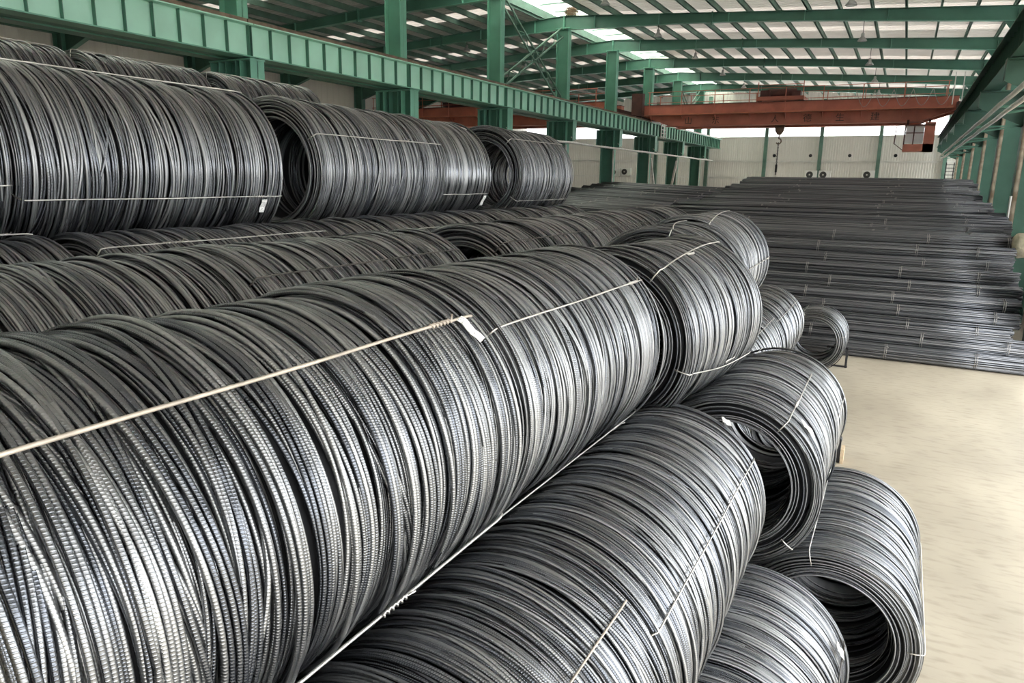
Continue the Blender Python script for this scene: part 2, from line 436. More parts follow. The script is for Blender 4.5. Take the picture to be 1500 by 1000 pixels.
ZB, ZT = 2.55 + H, 3.26 + H            # runway beam underside and top
def h_section(mb, x0, x1, y, z0, z1, fw=.34, tf=.03):
    mb.box(x0, x0 + tf, y - fw / 2, y + fw / 2, z0, z1).box(x1 - tf, x1, y - fw / 2, y + fw / 2, z0, z1)
    return mb
for n, y in enumerate(BAYS):
    ordl = ORD[len(BAYS) - 1 - n]
    c = tag(empty('steel_column', (XRIDGE, y, 0)), 'green steel column under the roof ridge, %s from the end wall' % ordl, 'column', 'ridge columns', 'structure')
    # upper shaft
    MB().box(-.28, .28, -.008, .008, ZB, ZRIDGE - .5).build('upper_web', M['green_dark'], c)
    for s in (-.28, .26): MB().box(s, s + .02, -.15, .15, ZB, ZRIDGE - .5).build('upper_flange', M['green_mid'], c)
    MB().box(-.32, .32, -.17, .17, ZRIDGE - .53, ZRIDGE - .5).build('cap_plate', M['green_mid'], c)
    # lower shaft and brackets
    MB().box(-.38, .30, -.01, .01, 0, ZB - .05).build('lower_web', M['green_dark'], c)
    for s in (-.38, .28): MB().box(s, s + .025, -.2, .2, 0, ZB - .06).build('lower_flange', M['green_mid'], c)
    for s in (1, -1):
        a, b = s * .30, s * .64
        MB().prism([(a, ZB - 1.0), (b, ZB - .85), (b, ZB - .06), (a, ZB - .06)], -.012, .012).build('bracket_web', M['green_dark'], c)
        MB().box(min(b, b - s * .02), max(b, b - s * .02), -.2, .2, ZB - .88, ZB - .06).build('bracket_end_plate', M['green_mid'], c)
    MB().box(-.66, .66, -.22, .22, ZB - .06, ZB - .03).build('bracket_seat', M['green_mid'], c)
    if y > 30: MB().box(.31, .37, -.26, -.20, 0, 1.5 + H).build('white_conduit', M['white_pipe'], c)
    for s in (-.16, .16):
        MB().box(s - .012, s + .012, -.19, .19, ZB - 1.0, ZB - .06).build('stiffener', M['green_dark'], c)
    if y > 4:
        c = tag(empty('steel_column', (2.95, y, 0)), 'green steel column on the right-hand wall line, %s from the end wall' % ordl, 'column', 'right-hand columns', 'structure')
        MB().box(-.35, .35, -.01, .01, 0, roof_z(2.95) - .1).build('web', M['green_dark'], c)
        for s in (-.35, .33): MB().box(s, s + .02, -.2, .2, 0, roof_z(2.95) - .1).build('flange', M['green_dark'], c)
        MB().prism([(-.35, ZB - .95), (-1.42, ZB - .45), (-1.42, ZB - .05), (-.35, ZB - .05)], -.012, .012).build('bracket_web', M['green_shaded'], c)
        MB().box(-1.44, -.33, -.18, .18, ZB - .05, ZB - .02).build('bracket_seat', M['green_shaded'], c)
        MB().box(-1.44, -1.42, -.18, .18, ZB - .45, ZB - .05).build('bracket_end_plate', M['green_shaded'], c)
        # rain-water pipe and cable duct beside the column
        MB().tube([(-.30, -.32, 0), (-.30, -.32, ZT + 1.5), (-.1, -.32, roof_z(3) - .3)], .06, 8).build('downpipe', M['stained_pipe'], c, True)
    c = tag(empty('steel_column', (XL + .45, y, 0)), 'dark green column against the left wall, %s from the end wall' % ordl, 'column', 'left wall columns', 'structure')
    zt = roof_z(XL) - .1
    MB().box(-.28, .28, -.01, .01, 0, zt).build('web', M['green_shaded'], c)
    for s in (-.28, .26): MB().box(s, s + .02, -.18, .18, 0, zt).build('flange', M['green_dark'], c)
    MB().prism([(.28, zt - 1.15), (.28, zt - .2), (3.2, zt - .2)], -.012, .012).build('haunch_plate', M['green_shaded'], c)
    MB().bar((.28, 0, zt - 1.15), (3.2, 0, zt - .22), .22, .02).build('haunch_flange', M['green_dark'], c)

# ---------------------------------------------------------------- crane runways
def runway(name, xw, face, label, group, stiff=True, mat='green'):
    for n in range(len(BAYS)):
        ya = BAYS[n]; yb = BAYS[n + 1] if n + 1 < len(BAYS) else YF - .5
        if yb < -3: continue
        ordl = ORD[len(BAYS) - 1 - n]
        r = tag(empty(name, (xw, ya, ZB)), label % ordl, 'crane beam', group)
        L = yb - ya - .03; h = ZT - ZB
        MB().box(-.008, .008, 0, L, .025, h - .025).build('web', M[mat], r)
        MB().box(-.22, .22, 0, L, h - .025, h).build('top_flange', M[mat], r)
        MB().box(-.20, .20, 0, L, 0, .025).build('bottom_flange', M['green_mid' if mat == 'green' else mat], r)
        MB().box(-.035, .035, 0, L, h + .012, h + .12).box(-.06, .06, 0, L, h, h + .012).build('crane_rail', M['rail'], r)
        if stiff:
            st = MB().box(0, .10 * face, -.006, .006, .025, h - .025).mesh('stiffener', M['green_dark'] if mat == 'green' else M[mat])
            for k in range(11):
                yy = .02 + (L - .04) * k / 10
                link('stiffener', st, r, (0, yy, 0))
                if k in (0, 10):
                    link('stiffener', st, r, (-.10 * face, yy, 0))
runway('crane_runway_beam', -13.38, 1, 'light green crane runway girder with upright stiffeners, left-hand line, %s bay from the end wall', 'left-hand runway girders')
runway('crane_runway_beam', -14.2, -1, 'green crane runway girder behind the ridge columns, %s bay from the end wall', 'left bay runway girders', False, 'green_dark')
runway('crane_runway_beam', 1.77, -1, 'shaded green crane runway girder on the right-hand side, %s bay from the end wall', 'right-hand runway girders', True, 'green_shaded')
tag(MB().box(-14.0, -13.58, Y0, YF - .5, ZB + .03, ZB + .05).build('trim_1', M['green_dark']), 'steel walkway plate between the two runway girders', 'walkway', kind='structure')

# conductor pipes slung below the runways
p = empty('conductor_pipe', (-12.95, 0, 1.55 + H)); tag(p, 'long white conductor pipe slung below the left runway girder', 'pipe')
pts = [(0 + .02 * math.sin(y * .7), y, .015 * math.sin(y * 1.3)) for y in np.arange(-2, 57.6, 2.0)]
MB().tube(pts, .05, 8).build('pipe', M['white_pipe'], p, True)
for y in BAYS:
    MB().bar((0, y, 0), (-.35, y, .3), .04, .04).build('hanger', M['white_pipe'], p)
for q, (dx, dz, w) in enumerate(((0, 0, 'upper'), (.12, -.13, 'lower'))):
    p = empty('conductor_pipe', (1.48 + dx, 0, 1.6 + H + dz)); tag(p, '%s of the two pale conductor pipes on the right-hand columns' % w, 'pipe', 'right-hand conductor pipes')
    MB().tube([(0, y, .01 * math.sin(y * 1.1 + q)) for y in np.arange(6, 50, 2.0)], .045, 8).build('pipe', M['white_pipe'], p, True)
    for y in BAYS:
        if 6 < y < 50: MB().bar((0, y, 0), (1.15 - dx, y, .02 - dz), .04, .04).build('hanger', M['green_dark'], p)

# ---------------------------------------------------------------- coils of ribbed wire
def coil_mesh(name, L, R, r, seg, sides, cover, seed, mat, inner=.445, wob=.022):
    """rings laid in small parallel groups: outer skin, second skin, inner skin and both end faces"""
    g = np.random.default_rng(seed)
    loops = []      # (axial, radius, tilt, tilt phase, second tilt, phase, ecc, phase)
    def layer(rad, cov, jit, loose=1.0):
        n_want = int(L / (2 * r) * cov); n = 0
        starts = list((np.arange(400) + g.uniform(0, 1, 400)) / 400 * L - L / 2); g.shuffle(starts)
        while n < n_want:
            kk = int(g.choice([1, 1, 2, 2, 3, 4])); s0 = starts.pop() if starts else g.uniform(-L / 2, L / 2)
            wv = wob * (2.6 if g.random() < .2 else .75) * loose
            tl = g.normal(0, wv); ph = g.uniform(0, 2 * np.pi); t2 = g.normal(0, wv * .45); ph2 = g.uniform(0, 2 * np.pi)
            ec = abs(g.normal(0, jit)); ph3 = g.uniform(0, 2 * np.pi); dr = g.uniform(-1.1, .5) * r
            for j in range(kk):
                s = s0 + j * 2.1 * r
                amp = abs(tl) + abs(t2)
                s = min(max(s, -L / 2 + r), L / 2 - r)
                lim = max(0.0, L / 2 - abs(s)) ; f = min(1.0, (lim + .012) / (amp + 1e-6))
                loops.append((s, rad + dr - ec + g.uniform(-.35, .35) * r, tl * f + g.normal(0, .0025), ph + g.normal(0, .04), t2 * f, ph2, ec, ph3)); n += 1
    layer(R - r, cover[0], .012)
    layer(R - 2.7 * r, cover[1], .010)
    pitch = 2.02 * r                       # closed skin underneath, so no bare gaps
    for s in np.arange(-L / 2 + r, L / 2 - r, pitch):
        lim = max(0.0, L / 2 - abs(s)); f = min(1.0, lim / .03)
        loops.append((s, R - 5.4 * r + g.uniform(-.6, .6) * r, g.normal(0, .010) * f, g.uniform(0, 6.28), g.normal(0, .004) * f, g.uniform(0, 6.28), abs(g.normal(0, .004)), g.uniform(0, 6.28)))
    layer(inner + r, cover[3], .010)
    for e in (-1, 1):
        for rad in np.linspace(inner + r, R - r, cover[4]):
            for q in range(2):
                loops.append((e * (L / 2 - r * (1 + 2.2 * q) - abs(g.normal(0, .004))), rad + g.normal(0, .006), g.normal(0, .006), g.uniform(0, 6.28), 0, 0, abs(g.normal(0, .008)), g.uniform(0, 6.28)))
    A = np.array(loops); n = len(A)
    th = np.linspace(0, 2 * np.pi, seg, endpoint=False)[None, :]
    ax = A[:, 0:1] + A[:, 2:3] * np.cos(th - A[:, 3:4]) + A[:, 4:5] * np.cos(2 * th - A[:, 5:6])
    ax += .25 * r * np.sin(th * 5 + A[:, 3:4] * 7)
    rad = A[:, 1:2] + A[:, 6:7] * np.cos(th - A[:, 7:8]) + .25 * r * np.sin(3 * th + A[:, 5:6] * 3)
    c, s = np.cos(th), np.sin(th)
    P = np.stack([rad * c, ax, rad * s], -1)                    # n, seg, 3
    er = np.stack([c + 0 * rad, 0 * rad, s + 0 * rad], -1); ey = np.zeros_like(er); ey[..., 1] = 1
    al = 2 * np.pi * np.arange(sides) / sides + .3
    V = P[:, :, None, :] + r * (np.cos(al)[None, None, :, None] * er[:, :, None, :] + np.sin(al)[None, None, :, None] * ey[:, :, None, :])
    nv = n * seg * sides
    i0 = (np.arange(n) * seg * sides)[:, None, None]
    si = np.arange(seg)[None, :, None]; ki = np.arange(sides)[None, None, :]
    sn = (si + 1) % seg; kn = (ki + 1) % sides
    F = np.stack([i0 + si * sides + ki, i0 + si * sides + kn, i0 + sn * sides + kn, i0 + sn * sides + ki], -1).reshape(-1, 4)
    nf = len(F)
    me = bpy.data.meshes.new(name)
    me.vertices.add(nv); me.vertices.foreach_set('co', V.reshape(-1).astype(np.float32))
    me.loops.add(nf * 4); me.loops.foreach_set('vertex_index', F.reshape(-1).astype(np.int32))
    me.polygons.add(nf); me.polygons.foreach_set('loop_start', np.arange(0, nf * 4, 4, dtype=np.int32))
    try: me.polygons.foreach_set('loop_total', np.full(nf, 4, dtype=np.int32))
    except Exception: pass
    me.polygons.foreach_set('use_smooth', np.ones(nf, dtype=bool))
    uv = me.uv_layers.new(name='along')
    ln = 2 * np.pi * R / seg
    u0 = (si * ln + 0 * ki + 0 * i0) + (np.arange(n) * .0031)[:, None, None]
    v0 = (ki / sides) + 0 * si + 0 * i0
    du, dv = ln, 1.0 / sides
    UV = np.stack([np.stack([u0, v0], -1), np.stack([u0, v0 + dv], -1), np.stack([u0 + du, v0 + dv], -1), np.stack([u0 + du, v0], -1)], -2)
    uv.data.foreach_set('uv', UV.reshape(-1).astype(np.float32))
    tone = np.repeat(np.clip(g.normal(.42, .36, n), 0, 1), seg * sides)
    at = me.attributes.new('tone', 'FLOAT', 'POINT'); at.data.foreach_set('value', tone.astype(np.float32))
    me.materials.append(mat); me.update(calc_edges=True); me.validate()
    return me

HI = (.50, .62, 0, .75, 8)
MI = (.50, .62, 0, .75, 7)
LO = (.52, .62, 0, .75, 6)
CM = {
 'hi1': coil_mesh('wire_rings', 1.80, .62, .0084, 104, 6, HI, 1, M['wire'], wob=.026),
 'hi2': coil_mesh('wire_rings', 1.86, .62, .0068, 96, 6, HI, 2, M['wire']),
 'hi3': coil_mesh('wire_rings', 1.90, .62, .0068, 88, 6, HI, 3, M['wire']),
 'mid1': coil_mesh('wire_rings', 1.60, .62, .0066, 72, 5, MI, 4, M['wire']),
 'mid2': coil_mesh('wire_rings', 1.90, .62, .0073, 72, 5, MI, 5, M['wire']),
 'low1': coil_mesh('wire_rings', 1.85, .62, .0092, 56, 5, LO, 6, M['wire_far']),
 'low2': coil_mesh('wire_rings', 1.75, .62, .0092, 56, 5, LO, 7, M['wire_far']),
 'short': coil_mesh('wire_rings', 1.00, .62, .0085, 64, 6, MI, 8, M['wire_far']),
}
def liner_mesh(L, a=.465, b=.545, n=40):  # smooth stand-in for buried rings, near-black so the gaps look shaded
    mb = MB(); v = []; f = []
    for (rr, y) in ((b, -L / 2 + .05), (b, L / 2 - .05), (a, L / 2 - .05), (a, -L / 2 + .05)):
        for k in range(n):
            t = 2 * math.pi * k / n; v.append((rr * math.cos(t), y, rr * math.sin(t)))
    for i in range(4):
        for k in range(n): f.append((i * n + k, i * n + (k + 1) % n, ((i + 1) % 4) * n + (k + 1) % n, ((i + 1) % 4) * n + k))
    return mb.add(v, f).mesh('shaded_inner_rings', M['rod_core'], True)
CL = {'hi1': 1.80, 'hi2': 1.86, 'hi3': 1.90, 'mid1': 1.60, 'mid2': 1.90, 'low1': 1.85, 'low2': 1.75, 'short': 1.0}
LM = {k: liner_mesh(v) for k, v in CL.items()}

def cyl(th, s, rad): return (rad * math.cos(th), s, rad * math.sin(th))
def binding(coil, deg, R, L, mat, r=.0045, wob=.012, ends=1, knot=None, a0=-1, seed=0, drift=0.0):
    """a wire drawn tight along the coil and hooked over both rims"""
    g = random.Random(seed); th = math.radians(deg); pts = []
    e = L / 2 + .006
    ta, tb = th - math.radians(drift) * .5, th + math.radians(drift) * .5
    for t in (.55, .7, .85): pts.append(cyl(ta, -e - .004, R * (.72 + .28 * t) - .02))
    pts.append(cyl(ta, -e + .008, R + r * .3)); pts.append(cyl(ta, -e + .03, R + r))
    m = 14
    for i in range(m + 1):
        t = i / m
        sag = wob * math.sin(t * 9 + g.random()) * .5
        pts.append(cyl(th + math.radians(drift) * (math.sin(math.pi * t / 2) - .5) + sag * .5, -e + .06 + (2 * e - .12) * t, R + r + .002))
    pts.append(cyl(tb, e - .03, R + r)); pts.append(cyl(tb, e - .008, R + r * .3))
    for t in (.85, .7, .55): pts.append(cyl(tb, e + .004, R * (.72 + .28 * t) - .02))
    w = MB().tube(pts, r, 6).build('binding_wire', mat, coil, True)
    if knot is not None:
        kp = []
        for i in range(40):
            a = i * .9; s = knot * L / 2 - .06 + .0032 * i
            q = cyl(th + .013 * math.cos(a), s, R + r + .002 + r * 1.6 * max(0, math.sin(a)))
            kp.append(q)
        kp.append(cyl(th + .03, knot * L / 2 + .09, R + .02))
        MB().tube(kp, r * .75, 5).build('twist', mat, w, True)
    return w
def label_tag(coil, deg, s, R, w=.055, h=.13, spin=0.0, lift=.012):
    """printed paper tag lying on the coil; local x outward"""
    th = math.radians(deg)
    mb = MB(); n = 5; v = []; f = []
    for k in range(n + 1):
        t = -h * k / n
        for j in (-1, 1):
            bend = -.5 * (t * t) / R
            v.append((bend + .004 * math.sin(k * 1.7), j * w / 2, t))
    b = len(v)
    v += [(x - .0015, y, z) for x, y, z in v]
    for k in range(n):
        a = 2 * k
        f += [(a, a + 1, a + 3, a + 2), (b + a + 1, b + a, b + a + 2, b + a + 3), (a, a + 2, b + a + 2, b + a), (a + 3, a + 1, b + a + 1, b + a + 3)]
    f += [(1, 0, b, b + 1), (2 * n, 2 * n + 1, b + 2 * n + 1, b + 2 * n)]
    o = mb.add(v, f).build('label_tag', M['tag'], coil)
    o['label'] = 'white printed paper tag'
    # outward = radial, z along the ring tangent
    out = Vector((math.cos(th), 0, math.sin(th))); up = Vector((-math.sin(th), 0, math.cos(th))); ya = Vector((0, 1, 0))
    rot = Matrix((out, ya, up)).transposed().to_4x4()
    o.matrix_local = Matrix.Translation(out * (R + lift) + ya * s) @ rot @ Matrix.Rotation(spin, 4, 'X')
    return o

G_VIS = 'coils of ribbed steel wire stacked in rows'
def coil(label, x, yc, z, mesh, L=None, R=.62, yaw=0.0, spin=0.0, group=G_VIS, flip=1, straps=(), strapmat='strap', tags=(), srad=.0045, pitch=0.0):
    L = L or CL[mesh]
    e = empty('wire_coil', (x, yc, z + H), (pitch, 0, yaw))
    tag(e, label, 'steel coil', group)
    k = R / .62
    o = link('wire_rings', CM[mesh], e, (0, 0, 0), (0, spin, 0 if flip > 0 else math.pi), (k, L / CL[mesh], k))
    link('shaded_inner_rings', LM[mesh], e, (0, 0, 0), None, (k, L / CL[mesh], k))
    for i, sdef in enumerate(straps):
        sd = sdef if isinstance(sdef, tuple) else (sdef,)
        deg, knot, mt, dr = (sd + (None,) * 4)[:4]
        binding(e, deg, R, L, M[mt or strapmat], srad, seed=i, knot=knot, drift=dr or 0.0)
    for tdef in tags:
        label_tag(e, *tdef[:2], R, *tdef[2:])
    return e

# front row (third tier), nearest first
coil('huge nearest coil at lower left, tan binding wire and paper tag across its top', -1.81, 1.45, -1.0, 'hi1', 1.80, straps=((51, .75, 'strap_tan'), (-30, .2), 141, 230), strapmat='strap', tags=((51, .80, .05, .12, .25),), srad=.0055)
coil('large coil in mid picture, second along the front row, silvery wire across', -1.84, 3.41, -1.02, 'hi2', 1.78, yaw=-.02, spin=1.9, straps=((43, .8), (-42, .6), 133, 223), srad=.0045)
coil('skewed third coil of the front row, dark mouth, curved wire over its top', -1.582, 5.22, -1.046, 'mid1', 1.52, yaw=-.106, spin=.8, straps=((61, -.1, None, 14), (-20, .1, None, -14), 150), srad=.0045)
coil('fourth coil along the front row, low and half hidden, a wire along its crest', -1.85, 6.72, -.99, 'mid1', 1.30, R=.605, spin=2.7, flip=-1, straps=((86, None, None, 20), 10, 190), srad=.0045)
coil('farthest coil of the front row, standing against the straight rebar bundles', -2.0, 8.56, -.966, 'mid2', 1.80, yaw=.02, spin=1.1, straps=((74, None, None, 14), (6, .8), 170), srad=.005)
# second tier, right-hand side
coil('brownish coil at the bottom centre edge, wedged under the huge nearest coil', -1.153, 1.40, -2.03, 'hi3', 1.98, spin=.4, straps=((50, None, 'strap_tan'), 140, 230, 320))
coil('coil below the front row, thin wire slanting down it, white tag at its edge', -1.153, 3.46, -2.03, 'hi3', 2.05, spin=2.4, flip=-1, straps=((34, None, 'strap'), 124, 214, 304), tags=((62, 1.0, .07, .06, .4, .03),), srad=.004)
coil('coil with wide open mouth and white paper tag, resting above the coils on the floor', -.874, 5.62, -2.05, 'mid1', 1.42, spin=1.3, straps=((54, -.4), 140, 320, 235), tags=((46, -.55, .08, .12, .5, .02),))
coil('coil sitting directly behind the open-mouthed tagged coil, nearest the bare floor', -.90, 7.06, -2.28, 'short', 1.28, R=.64, spin=.5, straps=(20, 110, 250))
coil('coil lower than the front row behind the skewed coil, nearer of two, mostly hidden', -1.8, 9.25, -2.22, 'low1', 1.85, spin=.9, straps=(45, 150))
coil('bright coil peeping out beyond the skewed coil, a wire bent over its shoulder', -1.8, 11.3, -2.22, 'low1', 1.95, spin=2.1, flip=-1, straps=(39, 120, 300))
# on the floor
coil('coil on the floor at the bottom edge, white tag near its rim', -.58, 3.70, -3.1, 'mid2', 1.88, spin=.6, straps=((24, .8, 'strap_dark'), 115, 210), tags=((32, .72, .07, .09, .35, .015),))
coil('coil on the floor at far right with gaping dark mouth', -.147, 5.93, -3.1, 'mid2', 1.78, spin=2.0, flip=-1, straps=((104, None), 5, 195, 285))
coil('mostly hidden floor coil behind the tagged open-mouthed coil, chock beside it', -.98, 9.68, -3.1, 'low1', 1.85, spin=.7, straps=(25, 120))
coil('small short coil lying alone on the floor in front of the straight bundles', -1.3, 15.9, -3.1, 'short', 1.0, spin=1.4, straps=(15, 110, 260))
# second row from the front (same tier as the front row)
for i, (yc, L, ms, sp, lb) in enumerate(((1.40, 1.95, 'mid2', 1.0, 'dark greenish coil at the left edge just above the huge nearest coil'),
                          (3.32, 1.80, 'mid2', 2.2, 'dark coil in the second row behind the huge nearest coil, thin wire low across it'),
                          (6.28, 1.80, 'low2', .3, 'dark coil in the second row, third from the left, behind the picture-centre coil'),
                          (8.13, 1.8, 'low1', 1.7, 'dark coil in the second row, fourth from the left'),
                          (9.98, 1.8, 'low2', 2.8, 'farthest dark coil of the second row'))):
    coil(lb, -3.03, yc + (0 if i < 2 else -.55), -.967, ms, L, spin=sp, straps=((52, None, 'strap_dark'),) if i else (), flip=1 if i % 2 else -1)
# third row
for i, (yc, L, ms, sp, st, lb) in enumerate(((1.42, 1.9, 'mid2', .5, ((96, .8),), 'greyish coil at the left edge below the tall top coils'),
                          (3.45, 1.85, 'mid2', 1.4, ((61, -.5),), 'long grey coil in the third row, bright wire along it, below the tagged coil'),
                          (5.35, 1.80, 'low1', 2.5, ((54, None),), 'grey coil in the third row below the open-mouthed top coil'),
                          (7.02, 1.45, 'low2', .8, ((52, None),), 'pale-striped short coil in the third row below the short top coil'),
                          (8.75, 1.85, 'low1', 1.9, (), 'farthest coil of the third row, below the last top coil'))):
    coil(lb, -4.27, yc, -.967, ms, L, spin=sp, straps=st, flip=1 if i % 2 else -1)
# top tier
coil('top-tier coil cut off by the left edge of the picture', -4.97, 1.36, .05, 'mid2', 1.9, spin=.3, straps=((-12, None), 170))
coil('tall top-tier coil at left with a white tag hanging from its low binding wire', -4.97, 3.35, .05, 'hi1', 1.96, spin=1.7, straps=((-20, .75), 160, 70), tags=((-22, .80, .05, .11, 0),))
coil('top-tier coil with large black mouth and wire across its shoulder', -4.97, 5.73, .05, 'mid2', 1.88, spin=2.9, straps=((28, .3), 120, 200))
coil('short top-tier coil with a little white tag, squeezed behind the black-mouthed coil', -4.97, 7.18, .05, 'short', 1.0, R=.605, spin=.9, straps=((-22, None), 150), tags=((-24, .42, .06, .13, 0),))
coil('last top-tier coil on the right, set apart with dark mouth, wires above and below', -4.97, 9.27, .05, 'mid1', 1.62, spin=.2, straps=((46, None), (-32, .7), 150))
# back row at upper left, seen over the top tier
for yc, L, ms, sp, lb in ((4.68, 1.75, 'low1', .4, 'coil at the upper left corner in the row behind the top tier'),
                          (6.63, 1.66, 'low2', 1.8, 'bluish coil behind the top tier, middle of three'),
                          (8.74, 1.86, 'low1', 2.6, 'coil behind the top tier beside the green column bracket')):
    coil(lb, -9.3, yc, .85, ms, L, spin=sp, straps=(88,))
# coils that carry the rows above, glimpsed only in the gaps
HID = 'supporting coils under the rows'
for x, z, ys in ((-2.44, -2.07, (1.5, 3.5, 5.45)), (-3.68, -2.05, (1.5, 3.5, 5.5, 7.5)), (-1.84, -3.1, (1.5, 3.5, 5.5, 7.5)), (-5.62, -.967, (1.4, 3.4, 5.4, 7.4, 9.4)), (-3.1, -3.1, (1.5, 3.5, 5.5, 7.5)), (-2.75, -3.1, (9.45, 11.4))):
    for q, yc in enumerate(ys):
        coil('dark coil carrying the stacked rows from below, deep in shadow', x, yc, z, 'low1' if q % 2 else 'low2', 1.85, spin=q * 1.1 + x, group=HID)

for ly in range(4):
    for j in range(5 - ly):
        for q, yc in enumerate((4.75, 6.72, 8.72)):
            coil('dark coil inside the tall stack under the back row', -9.3 + 1.5 * (j - (4 - ly) / 2), yc, -3.1 + .987 * ly, 'low1' if q % 2 else 'low2', 1.85, spin=q + j, group='coils inside the tall back stack')

# floor chocks
def chock(label, x, y, hgt, wood):
    e = tag(empty('coil_chock', (x, y, 0)), label, 'chock', 'coil chocks')
    MB().prism([(-.42, hgt), (-.02, hgt), (0, hgt - .03), (-.42, hgt - .03)], -.07, .07).build('plate', M['black'], e)
    MB().box(-.05, -.01, -.07, -.03, 0, hgt).box(-.05, -.01, .03, .07, 0, hgt).build('foot', M['black'], e)
    MB().box(-.42, .0, -.03, .03, 0, .03).build('base_bar', M['black'], e)
    if wood: MB().box(.0, .04, -.1, .1, 0, hgt * .6).build('timber_block', M['wood'], e)
chock('black angle-iron chock beside the small short coil on the floor', -.64, 16.15, .42, False)
chock('small chock with timber block beside the coils along the floor', -.36, 10.4, .34, True)

# ---------------------------------------------------------------- bundles of straight bar
BL = 8.9
def bundle_mesh(seed, R=.175, rr=.018):
    g = np.random.default_rng(seed); mb_v, mb_f, tone = [], [], []
    sides, seg = 5, 7; n = 0
    rods = []
    for ring, cnt in ((R - rr, 30), (R - 2.6 * rr, 26)):
        for k in range(cnt):
            a = 2 * np.pi * k / cnt + g.normal(0, .02)
            rods.append((a, ring + g.normal(0, .006)))
    for a, rd in rods:
        x0 = -BL / 2 + abs(g.normal(0, .03)); x1 = BL / 2 - abs(g.normal(0, .05))
        p = g.uniform(0, 6.28); t = float(np.clip(g.normal(.45, .3), 0, 1))
        for i in range(seg):
            u = i / (seg - 1)
            aa = a + .05 * math.sin(u * 5 + p); rq = rd + .008 * math.sin(u * 7 + p)
            cy, cz = rq * math.cos(aa) * 1.12, rq * math.sin(aa) * .92
            for k in range(sides):
                b = 2 * math.pi * k / sides
                mb_v.append((x0 + (x1 - x0) * u, cy + rr * math.cos(b), cz + rr * math.sin(b))); tone.append(t)
        for i in range(seg - 1):
            for k in range(sides):
                k2 = (k + 1) % sides
                mb_f.append((n + i * sides + k, n + i * sides + k2, n + (i + 1) * sides + k2, n + (i + 1) * sides + k))
        mb_f.append(tuple(n + k for k in range(sides))[::-1]); mb_f.append(tuple(n + (seg - 1) * sides + k for k in range(sides)))
        n += seg * sides
    me = bpy.data.meshes.new('bars'); me.from_pydata(mb_v, [], mb_f); me.materials.append(M['rod'])
    at = me.attributes.new('tone', 'FLOAT', 'POINT'); at.data.foreach_set('value', np.array(tone, dtype=np.float32))
    me.polygons.foreach_set('use_smooth', [True] * len(me.polygons)); me.update()
    return me
BM = [bundle_mesh(s) for s in (21, 22, 23)]
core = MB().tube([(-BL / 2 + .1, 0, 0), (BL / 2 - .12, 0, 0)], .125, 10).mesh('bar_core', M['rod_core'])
tie_v = MB()
for dx in (-.018, .018):
    tie_v.tube([(dx + .004 * math.sin(a * 3), .185 * 1.12 * math.cos(a), .185 * .93 * math.sin(a)) for a in np.linspace(0, 2 * math.pi, 22)], .006, 5, False)
tie_v.tube([(0, -.15, .14), (.02, -.19, .16), (.05, -.22, .14)], .005, 5)
TIE = tie_v.mesh('tie_wire', M['tie'], True)
def bundle(label, x, y, z, group, i, yaw=0.0, tilt=0.0, length=BL, ties=(-3.6, -1.6, .35, 2.0)):
    e = tag(empty('rebar_bundle', (x, y, z), (0, tilt, yaw)), label, 'rebar bundle', group)
    sc = (length / BL, 1, 1)
    o = link('bars', BM[i % 3], e, (0, 0, 0), (rnd.uniform(0, 6.28), 0, 0), sc)
    link('core_bars', core, e, (0, 0, 0), None, sc)
    for tx in ties:
        link('tie_wire', TIE, e, (tx - x + rnd.uniform(-.35, .35), 0, 0), (rnd.uniform(-.25, .25), 0, 0))
    return e
GA = 'straight rebar bundles stacked across the hall'
XC = -2.1
for i in range(10):
    bundle('%s bundle up from the floor in the near face of the straight rebar stack' % ORD[i], XC + (.32 if i < 2 else .1) + rnd.uniform(-.12, .12), 17.42 + .333 * i, -3.55 + .247 * i + H + rnd.uniform(-.015, .015), GA, i, yaw=rnd.uniform(-.006, .006))
prof = [(20.4, -1.33), (22.5, -1.03), (24.5, -.87), (29, -.70), (31, -.46), (35.8, .10), (36.6, .10)]
def pz(y): return float(np.interp(y, [p[0] for p in prof], [p[1] for p in prof]))
ys = np.arange(20.76, 36.6, .40)
for i, y in enumerate(ys):
    bundle('%s bundle back from the front edge on top of the straight rebar stack' % ORD[i], XC + rnd.uniform(-.25, .2), y, pz(y) + H + rnd.uniform(-.03, .04), GA, i, yaw=rnd.uniform(-.008, .008), ties=(-3.9, -.4, 1.6))
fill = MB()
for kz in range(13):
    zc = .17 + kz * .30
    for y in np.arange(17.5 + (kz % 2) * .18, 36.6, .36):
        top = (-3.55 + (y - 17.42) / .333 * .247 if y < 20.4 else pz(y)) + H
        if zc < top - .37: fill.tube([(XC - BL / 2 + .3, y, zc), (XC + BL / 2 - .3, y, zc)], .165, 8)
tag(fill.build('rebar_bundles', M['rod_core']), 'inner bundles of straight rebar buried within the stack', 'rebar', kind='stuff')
GB = 'straight rebar bundles lying further left'
for i, y in enumerate(np.arange(22.0, 34.6, .62)):
    z = -.98 + (y - 22) * .052
    bundle('%s bundle back among the straight bars left of the main rebar stack' % ORD[i], -9.75 + rnd.uniform(-.1, .3), y, z + H, GB, i, yaw=-.04 + rnd.uniform(-.02, .02), tilt=.035 + rnd.uniform(-.008, .008), length=6.3, ties=(-12, -9.5, -7.3))
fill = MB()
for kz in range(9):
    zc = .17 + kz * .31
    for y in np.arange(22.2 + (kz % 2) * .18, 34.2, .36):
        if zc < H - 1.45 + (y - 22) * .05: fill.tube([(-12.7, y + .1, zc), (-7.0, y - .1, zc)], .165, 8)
tag(fill.build('rebar_bundles', M['rod_core']), 'inner bundles under the straight bars further left', 'rebar', kind='stuff')

